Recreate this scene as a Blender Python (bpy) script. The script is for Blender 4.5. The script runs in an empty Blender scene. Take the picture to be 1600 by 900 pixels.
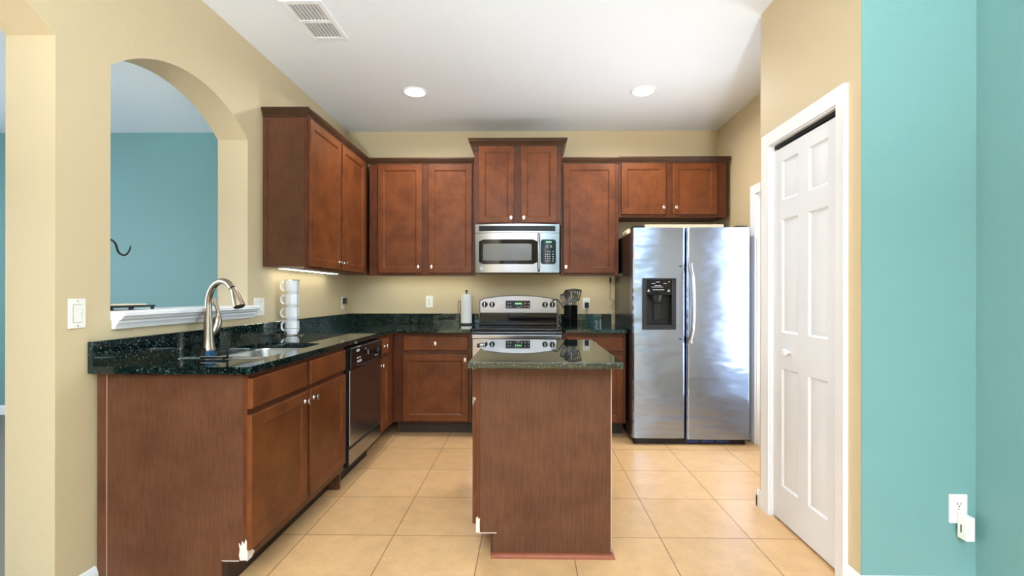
import bpy, bmesh, math, random
from mathutils import Vector, Matrix
PI = math.pi
R = math.radians
rnd = random.Random(7)
S = bpy.context.scene
C = S.collection

# ------------------------------------------------------------------ camera
CAMZ = 1.209
cd = bpy.data.cameras.new('camera'); cam = bpy.data.objects.new('camera', cd); C.objects.link(cam)
cam.location = (0, 0, CAMZ)
cam.rotation_euler = (Matrix.Rotation(math.atan(11/737), 4, 'Z') @ Matrix.Rotation(PI/2, 4, 'X') @ Matrix.Rotation(0.0015, 4, 'Z')).to_euler()
cd.sensor_fit = 'HORIZONTAL'; cd.sensor_width = 36.0
cd.lens = 36.0*737/1600
cd.shift_x = -15/1600; cd.shift_y = 9/1600
cd.clip_start = .05
S.camera = cam

# ------------------------------------------------------------------ light and exposure
S.view_settings.view_transform = 'Standard'
S.view_settings.look = 'None'
S.view_settings.gamma = 1.0
S.view_settings.use_curve_mapping = False
S.view_settings.exposure = 0.0
w = bpy.data.worlds.new('sky'); S.world = w; w.use_nodes = True
w.node_tree.nodes['Background'].inputs[0].default_value = (.74, .86, 1, 1)
w.node_tree.nodes['Background'].inputs[1].default_value = 1.6

def area(name, loc, rot, sx, sy, power, col):
    l = bpy.data.lights.new(name, 'AREA'); l.shape = 'RECTANGLE'; l.size = sx; l.size_y = sy
    l.energy = power; l.color = col
    o = bpy.data.objects.new(name, l); C.objects.link(o); o.location = loc; o.rotation_euler = rot
    return o
DAY = (.86, .93, 1.0)
WARM = (1.0, .94, .86)
area('daylight_garden_window', (-1.0, -5.62, 1.5), (R(90), 0, 0), 1.4, 1.7, 10, DAY)         # shines towards +y
area('daylight_nook_window', (1.93, -2.6, 1.5), (0, R(90), 0), 1.6, 2.0, 55, DAY)             # shines towards -x
area('daylight_side_door', (1.98, 3.33, 1.28), (0, R(90), 0), 1.45, .84, 30, DAY)             # shines towards -x
area('added_fill_side_door', (3.3, 3.33, -.1), (0, R(129), 0), 1.6, 1.6, 48, DAY)             # added fill aimed up through the side door to lift the kitchen ceiling
area('daylight_dining_window', (-6.35, 1.6, 1.5), (0, R(-90), 0), 1.7, 2.6, 225, DAY)         # shines towards +x
area('added_fill_uplight', (.0, -3.2, .75), (R(160), 0, 0), .4, .4, 690, (.84, .93, 1)).data.spread = R(124)              # added unseen fill, shines up and forward to brighten the ceiling

# ------------------------------------------------------------------ helpers
class MB:
    def __init__(s): s.bm = bmesh.new()
    def box(s, x0, x1, y0, y1, z0, z1, bev=0, seg=2):
        b = bmesh.new()
        bmesh.ops.create_cube(b, size=1)
        for v in b.verts:
            v.co = Vector(((x0+x1)/2+v.co.x*(x1-x0), (y0+y1)/2+v.co.y*(y1-y0), (z0+z1)/2+v.co.z*(z1-z0)))
        if bev: bmesh.ops.bevel(b, geom=b.edges[:], offset=bev, segments=seg, profile=.5, affect='EDGES')
        s.add(b); return s
    def add(s, b, M=None):
        if M is not None: bmesh.ops.transform(b, matrix=M, verts=b.verts[:])
        me = bpy.data.meshes.new('t'); b.to_mesh(me); b.free(); s.bm.from_mesh(me); bpy.data.meshes.remove(me)
    def rings(s, rings, close=True, cap0=True, cap1=True, loop=False):
        bm = s.bm; V = [[bm.verts.new(p) for p in r] for r in rings]
        n = len(V[0]); K = len(V)
        for i in range(K if loop else K-1):
            a, b = V[i], V[(i+1) % K]
            for j in range(n if close else n-1):
                k = (j+1) % n
                try: bm.faces.new((a[j], a[k], b[k], b[j]))
                except ValueError: pass
        if cap0 and not loop and n > 2: bm.faces.new(V[0][::-1])
        if cap1 and not loop and n > 2: bm.faces.new(V[-1])
        return s
    def lathe(s, prof, o=(0,0,0), axis='Z', n=24, sc=(1,1)):
        rs = []
        for r, h in prof:
            ring = []
            for k in range(n):
                a = 2*PI*k/n; p, q = r*math.cos(a)*sc[0], r*math.sin(a)*sc[1]
                if axis == 'Z': v = (p, q, h)
                elif axis == 'Y': v = (p, h, q)
                else: v = (h, p, q)
                ring.append(Vector(v)+Vector(o))
            rs.append(ring)
        return s.rings(rs)
    def tube(s, pts, r, n=10, caps=True, closed=False, flat=1.0):
        pts = [Vector(p) for p in pts]; m = len(pts)
        rr = r if isinstance(r, (list, tuple)) else [r]*m
        T = []
        for i in range(m):
            if closed: t = pts[(i+1) % m]-pts[i-1]
            else: t = pts[min(i+1, m-1)]-pts[max(i-1, 0)]
            T.append(t.normalized())
        u = T[0].orthogonal().normalized(); rs = []
        for i in range(m):
            u = (u-T[i]*u.dot(T[i])).normalized(); v = T[i].cross(u)
            rs.append([pts[i]+(u*math.cos(2*PI*k/n)+v*math.sin(2*PI*k/n)*flat)*rr[i] for k in range(n)])
        return s.rings(rs, cap0=caps, cap1=caps, loop=closed)
    def prism(s, poly, axis, a, b, M=None):
        def mk(p, h):
            if axis == 'X': return Vector((h, p[0], p[1]))
            if axis == 'Y': return Vector((p[0], h, p[1]))
            return Vector((p[0], p[1], h))
        t = bmesh.new()
        A = [t.verts.new(mk(p, a)) for p in poly]; B = [t.verts.new(mk(p, b)) for p in poly]
        n = len(poly)
        f0 = t.faces.new(A); f1 = t.faces.new(B[::-1])
        for i in range(n): t.faces.new((A[i], B[i], B[(i+1) % n], A[(i+1) % n]))
        bmesh.ops.recalc_face_normals(t, faces=t.faces[:]); t.normal_update()
        bmesh.ops.triangulate(t, faces=[f0, f1])
        s.add(t, M); return s
    def build(s, name, mat, parent=None, smooth=True, ang=35):
        bm = s.bm
        bmesh.ops.remove_doubles(bm, verts=bm.verts[:], dist=1e-6)
        bmesh.ops.recalc_face_normals(bm, faces=bm.faces[:])
        me = bpy.data.meshes.new(name); bm.to_mesh(me); bm.free()
        smooth = smooth and not mat.name.startswith('dark_green_granite')
        if smooth:
            for p in me.polygons: p.use_smooth = True
            me.set_sharp_from_angle(angle=R(ang))
        me.materials.append(mat)
        o = bpy.data.objects.new(name, me); C.objects.link(o)
        if smooth: o.modifiers.new('weighted_normals', 'WEIGHTED_NORMAL').keep_sharp = True
        if parent is not None: o.parent = parent
        return o
def marks(name, boxes, m, parent):
    for b in boxes: MB().box(*b).build(name, m, parent, smooth=False)

def spline(pts, n=8):
    P = [Vector(p) for p in pts]; out = []
    for i in range(len(P)-1):
        p0, p1, p2, p3 = P[max(i-1, 0)], P[i], P[i+1], P[min(i+2, len(P)-1)]
        for k in range(n):
            t = k/n
            out.append(.5*((2*p1)+(-p0+p2)*t+(2*p0-5*p1+4*p2-p3)*t*t+(-p0+3*p1-3*p2+p3)*t**3))
    out.append(P[-1]); return out
def tag(o, label, cat, group=None):
    o['label'] = label; o['category'] = cat
    if group: o['group'] = group
    return o
def thing(name, label, cat, loc=(0,0,0), rz=0, group=None):
    o = bpy.data.objects.new(name, None); o.empty_display_size = .1; C.objects.link(o)
    o.location = loc; o.rotation_euler = (0, 0, rz)
    return tag(o, label, cat, group)
def struct(o):
    o['kind'] = 'structure'; return o
def copy_tree(o, parent=None):
    c = o.copy(); C.objects.link(c)
    if parent is not None: c.parent = parent
    for ch in list(o.children): copy_tree(ch, c)
    return c
def rrect(x0, x1, z0, z1, r, n=6):
    out = []
    for cx, cz, a0 in ((x1-r, z1-r, 0), (x0+r, z1-r, 90), (x0+r, z0+r, 180), (x1-r, z0+r, 270)):
        for k in range(n+1):
            a = R(a0+90*k/n); out.append((cx+r*math.cos(a), cz+r*math.sin(a)))
    return out

# ------------------------------------------------------------------ materials
def srgb(r, g, b):
    f = lambda c: (c/255/12.92) if c/255 <= .04045 else ((c/255+.055)/1.055)**2.4
    return (f(r), f(g), f(b), 1)
def mat(name, col, rough=.5, metal=0, **kw):
    m = bpy.data.materials.new(name); m.use_nodes = True
    p = m.node_tree.nodes['Principled BSDF']
    p.inputs['Base Color'].default_value = col if len(col) == 4 else (*col, 1)
    p.inputs['Roughness'].default_value = rough; p.inputs['Metallic'].default_value = metal
    for k, v in kw.items(): p.inputs[k.replace('_', ' ')].default_value = v
    return m
class N:
    def __init__(s, m): s.m = m; s.t = m.node_tree; s.p = s.t.nodes['Principled BSDF']
    def n(s, typ, **kw):
        o = s.t.nodes.new(typ)
        for k, v in kw.items():
            if k.startswith('i_'): o.inputs[k[2:].replace('_', ' ')].default_value = v
            else: setattr(o, k, v)
        return o
    def l(s, a, b): s.t.links.new(a, b)
    def coords(s, scale=(1,1,1), loc=(0,0,0), rnd=False):
        tc = s.n('ShaderNodeTexCoord'); mp = s.n('ShaderNodeMapping')
        mp.inputs['Scale'].default_value = scale; mp.inputs['Location'].default_value = loc
        s.l(tc.outputs['Object'], mp.inputs['Vector'])
        if rnd:
            oi = s.n('ShaderNodeObjectInfo'); ad = s.n('ShaderNodeVectorMath', operation='ADD'); ml = s.n('ShaderNodeMath', operation='MULTIPLY'); ml.inputs[1].default_value = 40
            s.l(oi.outputs['Random'], ml.inputs[0]); s.l(mp.outputs[0], ad.inputs[0]); s.l(ml.outputs[0], ad.inputs[1]); return ad.outputs[0]
        return mp.outputs[0]
    def noise(s, vec, scale, detail=3, rough=.5):
        o = s.n('ShaderNodeTexNoise'); o.inputs['Scale'].default_value = scale; o.inputs['Detail'].default_value = detail; o.inputs['Roughness'].default_value = rough
        s.l(vec, o.inputs['Vector']); return o.outputs[0]
    def ramp(s, fac, stops, interp='LINEAR'):
        o = s.n('ShaderNodeValToRGB'); e = o.color_ramp.elements; o.color_ramp.interpolation = interp
        while len(e) < len(stops): e.new(.5)
        for i, (p, c) in enumerate(stops): e[i].position = p; e[i].color = c
        s.l(fac, o.inputs[0]); return o.outputs[0]
    def mix(s, a, b, fac, mode='MIX'):
        o = s.n('ShaderNodeMix', data_type='RGBA', blend_type=mode)
        for v, k in ((fac, 0), (a, 6), (b, 7)):
            if isinstance(v, (int, float, tuple)): o.inputs[k].default_value = v
            else: s.l(v, o.inputs[k])
        return o.outputs[2]
    def bump(s, h, strength, dist=.002):
        o = s.n('ShaderNodeBump'); o.inputs['Strength'].default_value = strength; o.inputs['Distance'].default_value = dist
        s.l(h, o.inputs['Height']); s.l(o.outputs[0], s.p.inputs['Normal'])
    def col(s, c): s.l(c, s.p.inputs['Base Color'])

def wall_mat(name, col, bump=.25, rough=.6):
    m = mat(name, col, rough); k = N(m); v = k.coords()
    k.bump(k.noise(v, 110, 3), bump, .003)
    c2 = tuple(x*.96 for x in col[:3])+(1,)
    k.col(k.mix(col, c2, k.noise(v, 1.3, 2)))
    return m
M_wall = wall_mat('beige_paint', srgb(202, 184, 149))
M_teal = wall_mat('teal_paint', srgb(109, 153, 153))
M_ceil = wall_mat('ceiling_paint', srgb(238, 244, 252), .6)
M_trim = mat('white_trim_paint', srgb(238, 239, 242), .35)
M_door = mat('white_door_paint', srgb(228, 230, 235), .38)

def sill_mat():
    m = mat('white_sill_paint', srgb(238, 240, 244), .35); k = N(m); v = k.coords()
    sp = k.n('ShaderNodeSeparateXYZ'); k.l(v, sp.inputs[0])
    st = k.ramp(sp.outputs[1], [(0, (0,0,0,1)), (.5, (0,0,0,1))])   # placeholder for position of brown streak
    a = k.n('ShaderNodeMath', operation='SUBTRACT'); a.inputs[1].default_value = 2.475; k.l(sp.outputs[1], a.inputs[0])
    b = k.n('ShaderNodeMath', operation='ABSOLUTE'); k.l(a.outputs[0], b.inputs[0])
    f = k.ramp(b.outputs[0], [(.005, (.55,.55,.55,1)), (.016, (0,0,0,1))])
    k.t.nodes.remove(st.node)
    k.col(k.mix(srgb(238, 240, 244), srgb(176, 130, 92), f)); return m
M_sill = sill_mat()

def wood(name, c1, c2, c3, rough=.36, grain=1.0, vertical=True):
    m = mat(name, c1, rough); k = N(m)
    v = k.coords((1, 1, .06) if vertical else (.06, 1, 1), rnd=True); v2 = k.coords(rnd=True)
    g = k.noise(v, 150, 4, .6); mott = k.noise(v2, 7, 4, .62)
    base = k.ramp(mott, [(.3, c2), (.5, c1), (.72, c3)])
    fine = k.ramp(g, [(.35, (.62, .6, .58, 1)), (.62, (1.12, 1.12, 1.12, 1))])
    k.col(k.mix(base, fine, .55*grain, 'MULTIPLY'))
    k.p.inputs['Specular IOR Level'].default_value = .22; k.p.inputs['Coat Roughness'].default_value = .25
    k.bump(g, .06, .001)
    return m
M_wood = wood('stained_maple', srgb(104, 57, 29), srgb(86, 45, 23), srgb(117, 65, 34), grain=.6)
M_frame = wood('stained_maple_frame', srgb(88, 48, 30), srgb(76, 41, 26), srgb(98, 54, 34), grain=.6)
M_panel = wood('woodgrain_laminate', srgb(92, 58, 40), srgb(84, 52, 35), srgb(100, 65, 45), .42, .9)
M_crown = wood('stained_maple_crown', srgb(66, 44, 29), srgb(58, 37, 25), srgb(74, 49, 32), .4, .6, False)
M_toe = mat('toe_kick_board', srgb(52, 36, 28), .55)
M_shoe = wood('shoe_moulding_wood', srgb(140, 78, 54), srgb(124, 66, 46), srgb(150, 88, 60), .4, .6, False)
M_edge = mat('worn_panel_edge', srgb(178, 150, 132), .6)
M_raw = mat('chipped_bare_board', srgb(226, 214, 206), .8)

def granite():
    m = mat('dark_green_granite', (.01, .02, .015), .025); k = N(m); v = k.coords()
    vo = k.n('ShaderNodeTexVoronoi'); vo.inputs['Scale'].default_value = 230; k.l(v, vo.inputs['Vector'])
    sp = k.n('ShaderNodeSeparateColor'); k.l(vo.outputs['Color'], sp.inputs[0])
    fl = k.ramp(sp.outputs[0], [(.0, srgb(8, 15, 16)), (.45, srgb(14, 28, 30)), (.74, srgb(27, 45, 46)), (.9, srgb(54, 76, 74)), (.975, srgb(98, 112, 102))], 'CONSTANT')
    big = k.ramp(k.noise(v, 28, 4, .7), [(.4, (.45, .5, .5, 1)), (.62, (1.25, 1.25, 1.15, 1))])
    k.col(k.mix(fl, big, 1.0, 'MULTIPLY'))
    k.p.inputs['IOR'].default_value = 1.62; k.p.inputs['Specular Tint'].default_value = (.86, 1, .98, 1)
    return m
M_gran = granite()

def tile():
    m = mat('floor_tile', srgb(214, 172, 122), .3); k = N(m)
    v = k.coords((1, 1, 1), (1.116, -2.349, 0))
    b = k.n('ShaderNodeTexBrick'); b.offset = 0; b.squash = 1
    b.inputs['Scale'].default_value = 1; b.inputs['Brick Width'].default_value = .4425; b.inputs['Row Height'].default_value = .4435
    b.inputs['Mortar Size'].default_value = .0028; b.inputs['Mortar Smooth'].default_value = .2; b.inputs['Bias'].default_value = 0
    b.inputs['Color1'].default_value = srgb(216, 176, 128); b.inputs['Color2'].default_value = srgb(208, 168, 120); b.inputs['Mortar'].default_value = srgb(140, 100, 66)
    k.l(v, b.inputs['Vector'])
    cl = k.ramp(k.noise(v, 9, 5, .65), [(.3, (.88, .86, .84, 1)), (.68, (1.06, 1.05, 1.04, 1))])
    sp = k.ramp(k.noise(v, 120, 2), [(.35, (.93, .92, .9, 1)), (.6, (1.02, 1.02, 1.02, 1))])
    k.col(k.mix(k.mix(b.outputs['Color'], cl, 1, 'MULTIPLY'), sp, 1, 'MULTIPLY'))
    k.bump(b.outputs['Fac'], -.4, .002)
    return m
M_tile = tile()

def steel(name, col, rough, along=(1, 1, 60), dent=0):
    m = mat(name, col, rough, 1.0); k = N(m); v = k.coords(along)
    g = k.noise(v, 30, 3)
    r = k.n('ShaderNodeMapRange'); r.inputs['To Min'].default_value = rough*.94; r.inputs['To Max'].default_value = rough*1.06
    k.l(g, r.inputs[0]); k.l(r.outputs[0], k.p.inputs['Roughness'])
    if dent:
        k.bump(k.noise(k.coords((1.2, 1, 3)), 2.2, 2), dent, .02)
    return m
M_steel = steel('brushed_steel', srgb(150, 151, 156), .24)
M_fridge = steel('fridge_steel', srgb(154, 167, 190), .25, dent=.7)
M_sink = steel('sink_steel', srgb(200, 198, 194), .3)
M_nickel = mat('brushed_nickel', srgb(160, 147, 130), .32, 1)
M_knob = mat('satin_nickel_knob', srgb(216, 212, 206), .25, 1)
M_handle = mat('satin_handle_steel', srgb(176, 178, 182), .3, 1)
M_chrome = mat('polished_steel', srgb(215, 216, 218), .15, 1)
M_black = mat('black_plastic', (.008, .008, .009), .4, Specular_IOR_Level=.3)
M_gloss = mat('black_glass', (.005, .005, .006), .06, Specular_IOR_Level=.3)
M_charcoal = mat('charcoal_panel', srgb(34, 37, 42), .3, Specular_IOR_Level=.35)
M_side = mat('fridge_side_black', srgb(16, 18, 18), .25)
M_mwglass = mat('oven_window_mesh', srgb(92, 96, 98), .18)
M_ink = mat('pale_printed_marks', srgb(170, 174, 178), .5)
M_white = mat('white_plastic', srgb(240, 238, 232), .35)
M_gap = mat('switch_gap_grey', srgb(168, 164, 156), .6)
M_slot = mat('dark_slot', srgb(70, 68, 66), .6)
M_china = mat('white_china', srgb(236, 236, 240), .2)
M_paper = mat('paper_towel', srgb(240, 240, 240), .9)
M_iron = mat('dark_iron', srgb(40, 42, 42), .5, .6)
M_util = mat('grey_nylon', srgb(58, 57, 54), .4)
M_blue = mat('blue_sponge', srgb(22, 66, 104), .9)
M_blue2 = mat('painted_blue_reflection', srgb(16, 44, 104), .3)  # blue colour standing in for daylight mirrored in the black grille
M_cream = mat('cream_plastic', srgb(228, 214, 186), .5)
M_grey = mat('grey_carpet', srgb(120, 118, 108), .9)
M_vent = mat('vent_shadow_grey', srgb(172, 172, 172), .7)
M_rubber = mat('dark_gap', (.01, .01, .01), .8)
def emit(name, col, s):
    m = mat(name, col, .5); p = m.node_tree.nodes['Principled BSDF']
    p.inputs['Emission Color'].default_value = col if len(col) == 4 else (*col, 1); p.inputs['Emission Strength'].default_value = s
    return m
M_lamp = emit('lamp_diffuser', (1, .94, .84), 9)
M_led = emit('under_cabinet_diffuser', (1, .98, .8), 10)
M_green = emit('green_clock_digits', (.25, .9, .35), 1.4)
def glass():
    m = bpy.data.materials.new('clear_glass'); m.use_nodes = True; t = m.node_tree; t.nodes.clear()
    o = t.nodes.new('ShaderNodeOutputMaterial'); a = t.nodes.new('ShaderNodeBsdfTransparent'); g = t.nodes.new('ShaderNodeBsdfGlossy'); g.inputs['Roughness'].default_value = 0
    mx = t.nodes.new('ShaderNodeMixShader'); mx.inputs[0].default_value = .08
    t.links.new(a.outputs[0], mx.inputs[1]); t.links.new(g.outputs[0], mx.inputs[2]); t.links.new(mx.outputs[0], o.inputs[0]); return m
M_glass = glass()

# ================================================================== the setting
XL, XR, YB, ZC = -1.775, 1.83, 4.62, 2.80     # left wall, right wall, back wall, ceiling
XT = 1.771                                     # teal nook wall
YF = -5.5                                      # wall behind the camera
XP, YP0, YP1 = 1.322, 1.894, 2.712             # pantry face and its two ends
XS = -6.2                                      # far wall of the room behind the arch

struct(MB().box(XL-.19, 2.1, YF-.1, YB+.1, -.12, 0).build('floor', M_tile))
struct(MB().box(XS-.1, XL-.19, YF-.1, YB+.1, -.12, 0).build('floor', M_grey))
struct(MB().box(XL-.19, 2.1, YF-.1, YB+.1, ZC, ZC+.12).build('ceiling', M_ceil))
struct(MB().box(XS-.1, XL-.19, YF-.1, YB+.1, ZC, ZC+.12).build('ceiling', M_ceil))
struct(MB().box(XL-.095, XR+.12, YB, YB+.12, 0, ZC).build('wall_back', M_wall))
struct(MB().box(XS, XL-.095, YB, YB+.12, 0, ZC).build('wall_back', M_teal))
m = MB().box(XS-.1, XS, YF, .25, 0, ZC).box(XS-.1, XS, 2.95, YB, 0, ZC).box(XS-.1, XS, .25, 2.95, 0, .6).box(XS-.1, XS, .25, 2.95, 2.4, ZC)
struct(m.build('wall_far_left', M_teal))

def arch_fn(y0, y1, zs, rise):
    hw = (y1-y0)/2; rr = (hw*hw+rise*rise)/(2*rise); yc = (y0+y1)/2; zc = zs+rise-rr
    return lambda y: zc+math.sqrt(max(rr*rr-(y-yc)**2, 0))
def left_wall():
    bm = MB(); b = bm.bm; T = XL-.19
    ops = [(.48, 1.742, 0, arch_fn(.48, 1.742, 2.176, .19)), (1.975, 2.953, 1.09, arch_fn(1.975, 2.953, 2.176, .187))]
    def quad(*ps): b.faces.new([b.verts.new(p) for p in ps])
    def plane(y0, y1, za0, za1, zb0, zb1):
        for x in (XL, T): quad((x, y0, za0), (x, y1, za1), (x, y1, zb1), (x, y0, zb0))
    ys = [YF, ops[0][0]]
    plane(YF, .48, 0, 0, ZC, ZC); plane(1.742, 1.975, 0, 0, ZC, ZC); plane(2.953, YB, 0, 0, ZC, ZC)
    for y0, y1, sill, fn in ops:
        n = 40
        for i in range(n):
            a = y0+(y1-y0)*i/n; c = y0+(y1-y0)*(i+1)/n
            plane(a, c, fn(a), fn(c), ZC, ZC)
            quad((XL, a, fn(a)), (T, a, fn(a)), (T, c, fn(c)), (XL, c, fn(c)))
            if sill: plane(a, c, 0, 0, sill, sill)
        if sill: quad((XL, y0, sill), (T, y0, sill), (T, y1, sill), (XL, y1, sill))
        for y in (y0, y1): quad((XL, y, sill), (T, y, sill), (T, y, fn(y)), (XL, y, fn(y)))
    quad((XL, YF, 0), (T, YF, 0), (T, YF, ZC), (XL, YF, ZC)); quad((XL, YB, 0), (T, YB, 0), (T, YB, ZC), (XL, YB, ZC))
    for z in (0, ZC): quad((XL, YF, z), (T, YF, z), (T, YB, z), (XL, YB, z))
    return bm.build('wall_left', M_wall, smooth=False)
struct(left_wall())
# right wall of the kitchen with the glazed side door in it
DY0, DY1, DZ = 2.86, 3.82, 2.02
struct(MB().box(XR, XR+.12, DY1, YB, 0, ZC).box(XR, XR+.12, YP1, DY0, 0, ZC).box(XR, XR+.12, DY0, DY1, DZ, ZC).build('wall_right', M_wall))
# pantry block
PY0, PY1, PZ = 2.035, 2.60, 2.02
m = MB().box(XP, XP+.09, YP0+.003, PY0, 0, ZC).box(XP, XP+.09, PY1, YP1, 0, ZC).box(XP, XP+.09, PY0, PY1, PZ, ZC).box(XP+.09, XR, YP1-.09, YP1, 0, ZC)
struct(m.build('wall_pantry', M_wall))
struct(MB().box(XP+.0005, XT, YP0, YP0+.003, 0, ZC).box(XP+.09, XT, YP0+.003, YP0+.09, 0, ZC).build('wall_nook', M_teal))
struct(MB().box(XT, XT+.12, YF, -3.65, 0, ZC).box(XT, XT+.12, -1.55, YP0+.09, 0, ZC).box(XT, XT+.12, -3.65, -1.55, 0, .65).box(XT, XT+.12, -3.65, -1.55, 2.35, ZC).build('wall_right', M_teal))
wf = MB().box(XT+.04, XT+.1, -3.65, -1.55, .65, .71).box(XT+.04, XT+.1, -3.65, -1.55, 2.29, 2.35)
for y in (-3.65, -2.63, -1.61): wf.box(XT+.04, XT+.1, y, y+.06, .71, 2.29)
wf = struct(wf.build('window_3', M_trim)); MB().box(XT+.066, XT+.072, -3.59, -1.61, .71, 2.29).build('pane', M_glass, wf)
# wall behind the camera with a wide garden window
WX0, WX1, WZ0, WZ1 = -1.75, -.25, .6, 2.4
m = MB().box(XS, WX0, YF-.1, YF, 0, ZC).box(WX1, XT+.12, YF-.1, YF, 0, ZC).box(WX0, WX1, YF-.1, YF, 0, WZ0).box(WX0, WX1, YF-.1, YF, WZ1, ZC)
struct(m.build('wall_front', M_wall))
wf = MB().box(WX0, WX1, YF-.08, YF-.02, WZ0, WZ0+.06).box(WX0, WX1, YF-.08, YF-.02, WZ1-.06, WZ1)
for x in (WX0, (WX0+WX1)/2-.03, WX1-.06): wf.box(x, x+.06, YF-.08, YF-.02, WZ0+.06, WZ1-.06)
wf = struct(wf.build('window_1', M_trim)); MB().box(WX0+.06, WX1-.06, YF-.055, YF-.049, WZ0+.06, WZ1-.06).build('pane', M_glass, wf)
wf = MB().box(XS-.08, XS-.02, .25, 2.95, .6, .66).box(XS-.08, XS-.02, .25, 2.95, 2.34, 2.4)
for y in (.25, 1.57, 2.89): wf.box(XS-.08, XS-.02, y, y+.06, .66, 2.34)
wf = struct(wf.build('window_2', M_trim)); MB().box(XS-.055, XS-.049, .31, 2.89, .66, 2.34).build('pane', M_glass, wf)

# baseboards
BP = [(0, 0), (-.016, 0), (-.016, .06), (-.012, .075), (-.006, .09), (0, .092)]
def bb_x(name, xw, y0, y1, sgn):      # on a wall of constant x, protruding in sgn
    return struct(MB().prism([(xw-sgn*p[0], p[1]) for p in BP], 'Y', y0, y1).build(name, M_trim))
def bb_y(name, yw, x0, x1, sgn):
    return struct(MB().prism([(yw-sgn*p[0], p[1]) for p in BP], 'X', x0, x1).build(name, M_trim))
bb_x('baseboard_left', XL, 1.745, 1.905, 1)
bb_x('baseboard_left', XL, YF, .478, 1)
bb_x('baseboard_pantry', XP, 2.668, YP1+.016, -1)
bb_x('baseboard_pantry', XP, YP0-.016, 1.972, -1)
bb_y('baseboard_nook', YP0, XP-.016, XT, -1)
bb_y('baseboard_pantry', YP1, XP-.016, XR-.001, 1)
bb_x('baseboard_right', XT, YF, YP0-.016, -1)
bb_y('baseboard_back', YB, XS, XL-.19, -1)
bb_x('baseboard_right', XR, 3.89, YB-.03, -1)

# pass-through sill with its moulding
def sill():
    x0, x1 = XL-.215, XL+.045; y0, y1 = 1.98, 2.995
    prof = [(x0, 1.095), (x0, 1.118), (x0+.006, 1.124), (XL+.048, 1.132), (XL+.06, 1.126), (XL+.06, 1.112), (XL+.048, 1.108), (XL+.048, 1.096),
            (XL+.03, 1.088), (XL+.03, 1.08), (XL+.018, 1.07), (XL+.014, 1.056), (XL+.0015, 1.056), (XL+.0015, 1.092)]
    t = MB(); t.prism([(x0, 1.092), (x0, 1.127), (x0+.005, 1.132), (XL-.002, 1.132), (XL-.002, 1.092)], 'Y', 1.977, 2.951)
    t.prism([(XL-.002, 1.132), (XL+.052, 1.132), (XL+.058, 1.127), (XL+.058, 1.112), (XL+.05, 1.107), (XL+.046, 1.098), (XL+.03, 1.09), (XL+.03, 1.082), (XL+.02, 1.07), (XL+.016, 1.056), (XL+.0015, 1.056), (XL+.0015, 1.092), (XL-.002, 1.092)], 'Y', y0, y1)
    return struct(t.build('trim_1', M_sill))
sill()

# casing profile helper: flat-ish stepped moulding swept round an opening in a wall of constant x (protrudes towards -x)
def casing_x(name, xw, y0, y1, z1, wd, mt=M_trim):
    prof = [(0, 0), (.012, 0), (.012, wd*.25), (.016, wd*.35), (.016, wd*.75), (.02, wd*.85), (.02, wd), (0, wd)]   # (out, away from opening)
    rs = []
    for cy, cz, dy, dz in ((y0, 0, -1, 0), (y0, z1, -1, 1), (y1, z1, 1, 1), (y1, 0, 1, 0)):
        rs.append([Vector((xw-o, cy+dy*a, cz+dz*a)) for o, a in prof])
    return MB().rings(rs).build(name, mt)

def six_panel_leaf(width, z0, z1, cols, rows, thick):
    """leaf in local frame: x across (0..width), front at y=0 facing -y; raised panels in cols x rows"""
    t = MB(); bm = t.bm
    xs = sorted({0, width, *[c for p in cols for c in p]}); zs = sorted({z0, z1, *[c for p in rows for c in p]})
    def q(ps): bm.faces.new([bm.verts.new(p) for p in ps])
    for i in range(len(xs)-1):
        for j in range(len(zs)-1):
            a, b, c, d = xs[i], xs[i+1], zs[j], zs[j+1]
            if (a, b) in cols and (c, d) in rows:
                lv = [(0, 0), (.009, .009), (.02, .009), (.042, .002)]
                for (i0, y0), (i1, y1) in zip(lv, lv[1:]):
                    A = [(a+i0, y0, c+i0), (b-i0, y0, c+i0), (b-i0, y0, d-i0), (a+i0, y0, d-i0)]
                    B = [(a+i1, y1, c+i1), (b-i1, y1, c+i1), (b-i1, y1, d-i1), (a+i1, y1, d-i1)]
                    for k in range(4): q([A[k], A[(k+1) % 4], B[(k+1) % 4], B[k]])
                e = lv[-1]; q([(a+e[0], e[1], c+e[0]), (b-e[0], e[1], c+e[0]), (b-e[0], e[1], d-e[0]), (a+e[0], e[1], d-e[0])])
            else: q([(a, 0, c), (b, 0, c), (b, 0, d), (a, 0, d)])
    t.box(0, width, .012, thick, z0, z1)
    for (x0, x1, za, zb) in ((0, 0, z0, z1), (width, width, z0, z1)): q([(x0, 0, za), (x0, .012, za), (x0, .012, zb), (x0, 0, zb)])
    for z in (z0, z1): q([(0, 0, z), (width, 0, z), (width, .012, z), (0, .012, z)])
    return t
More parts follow.
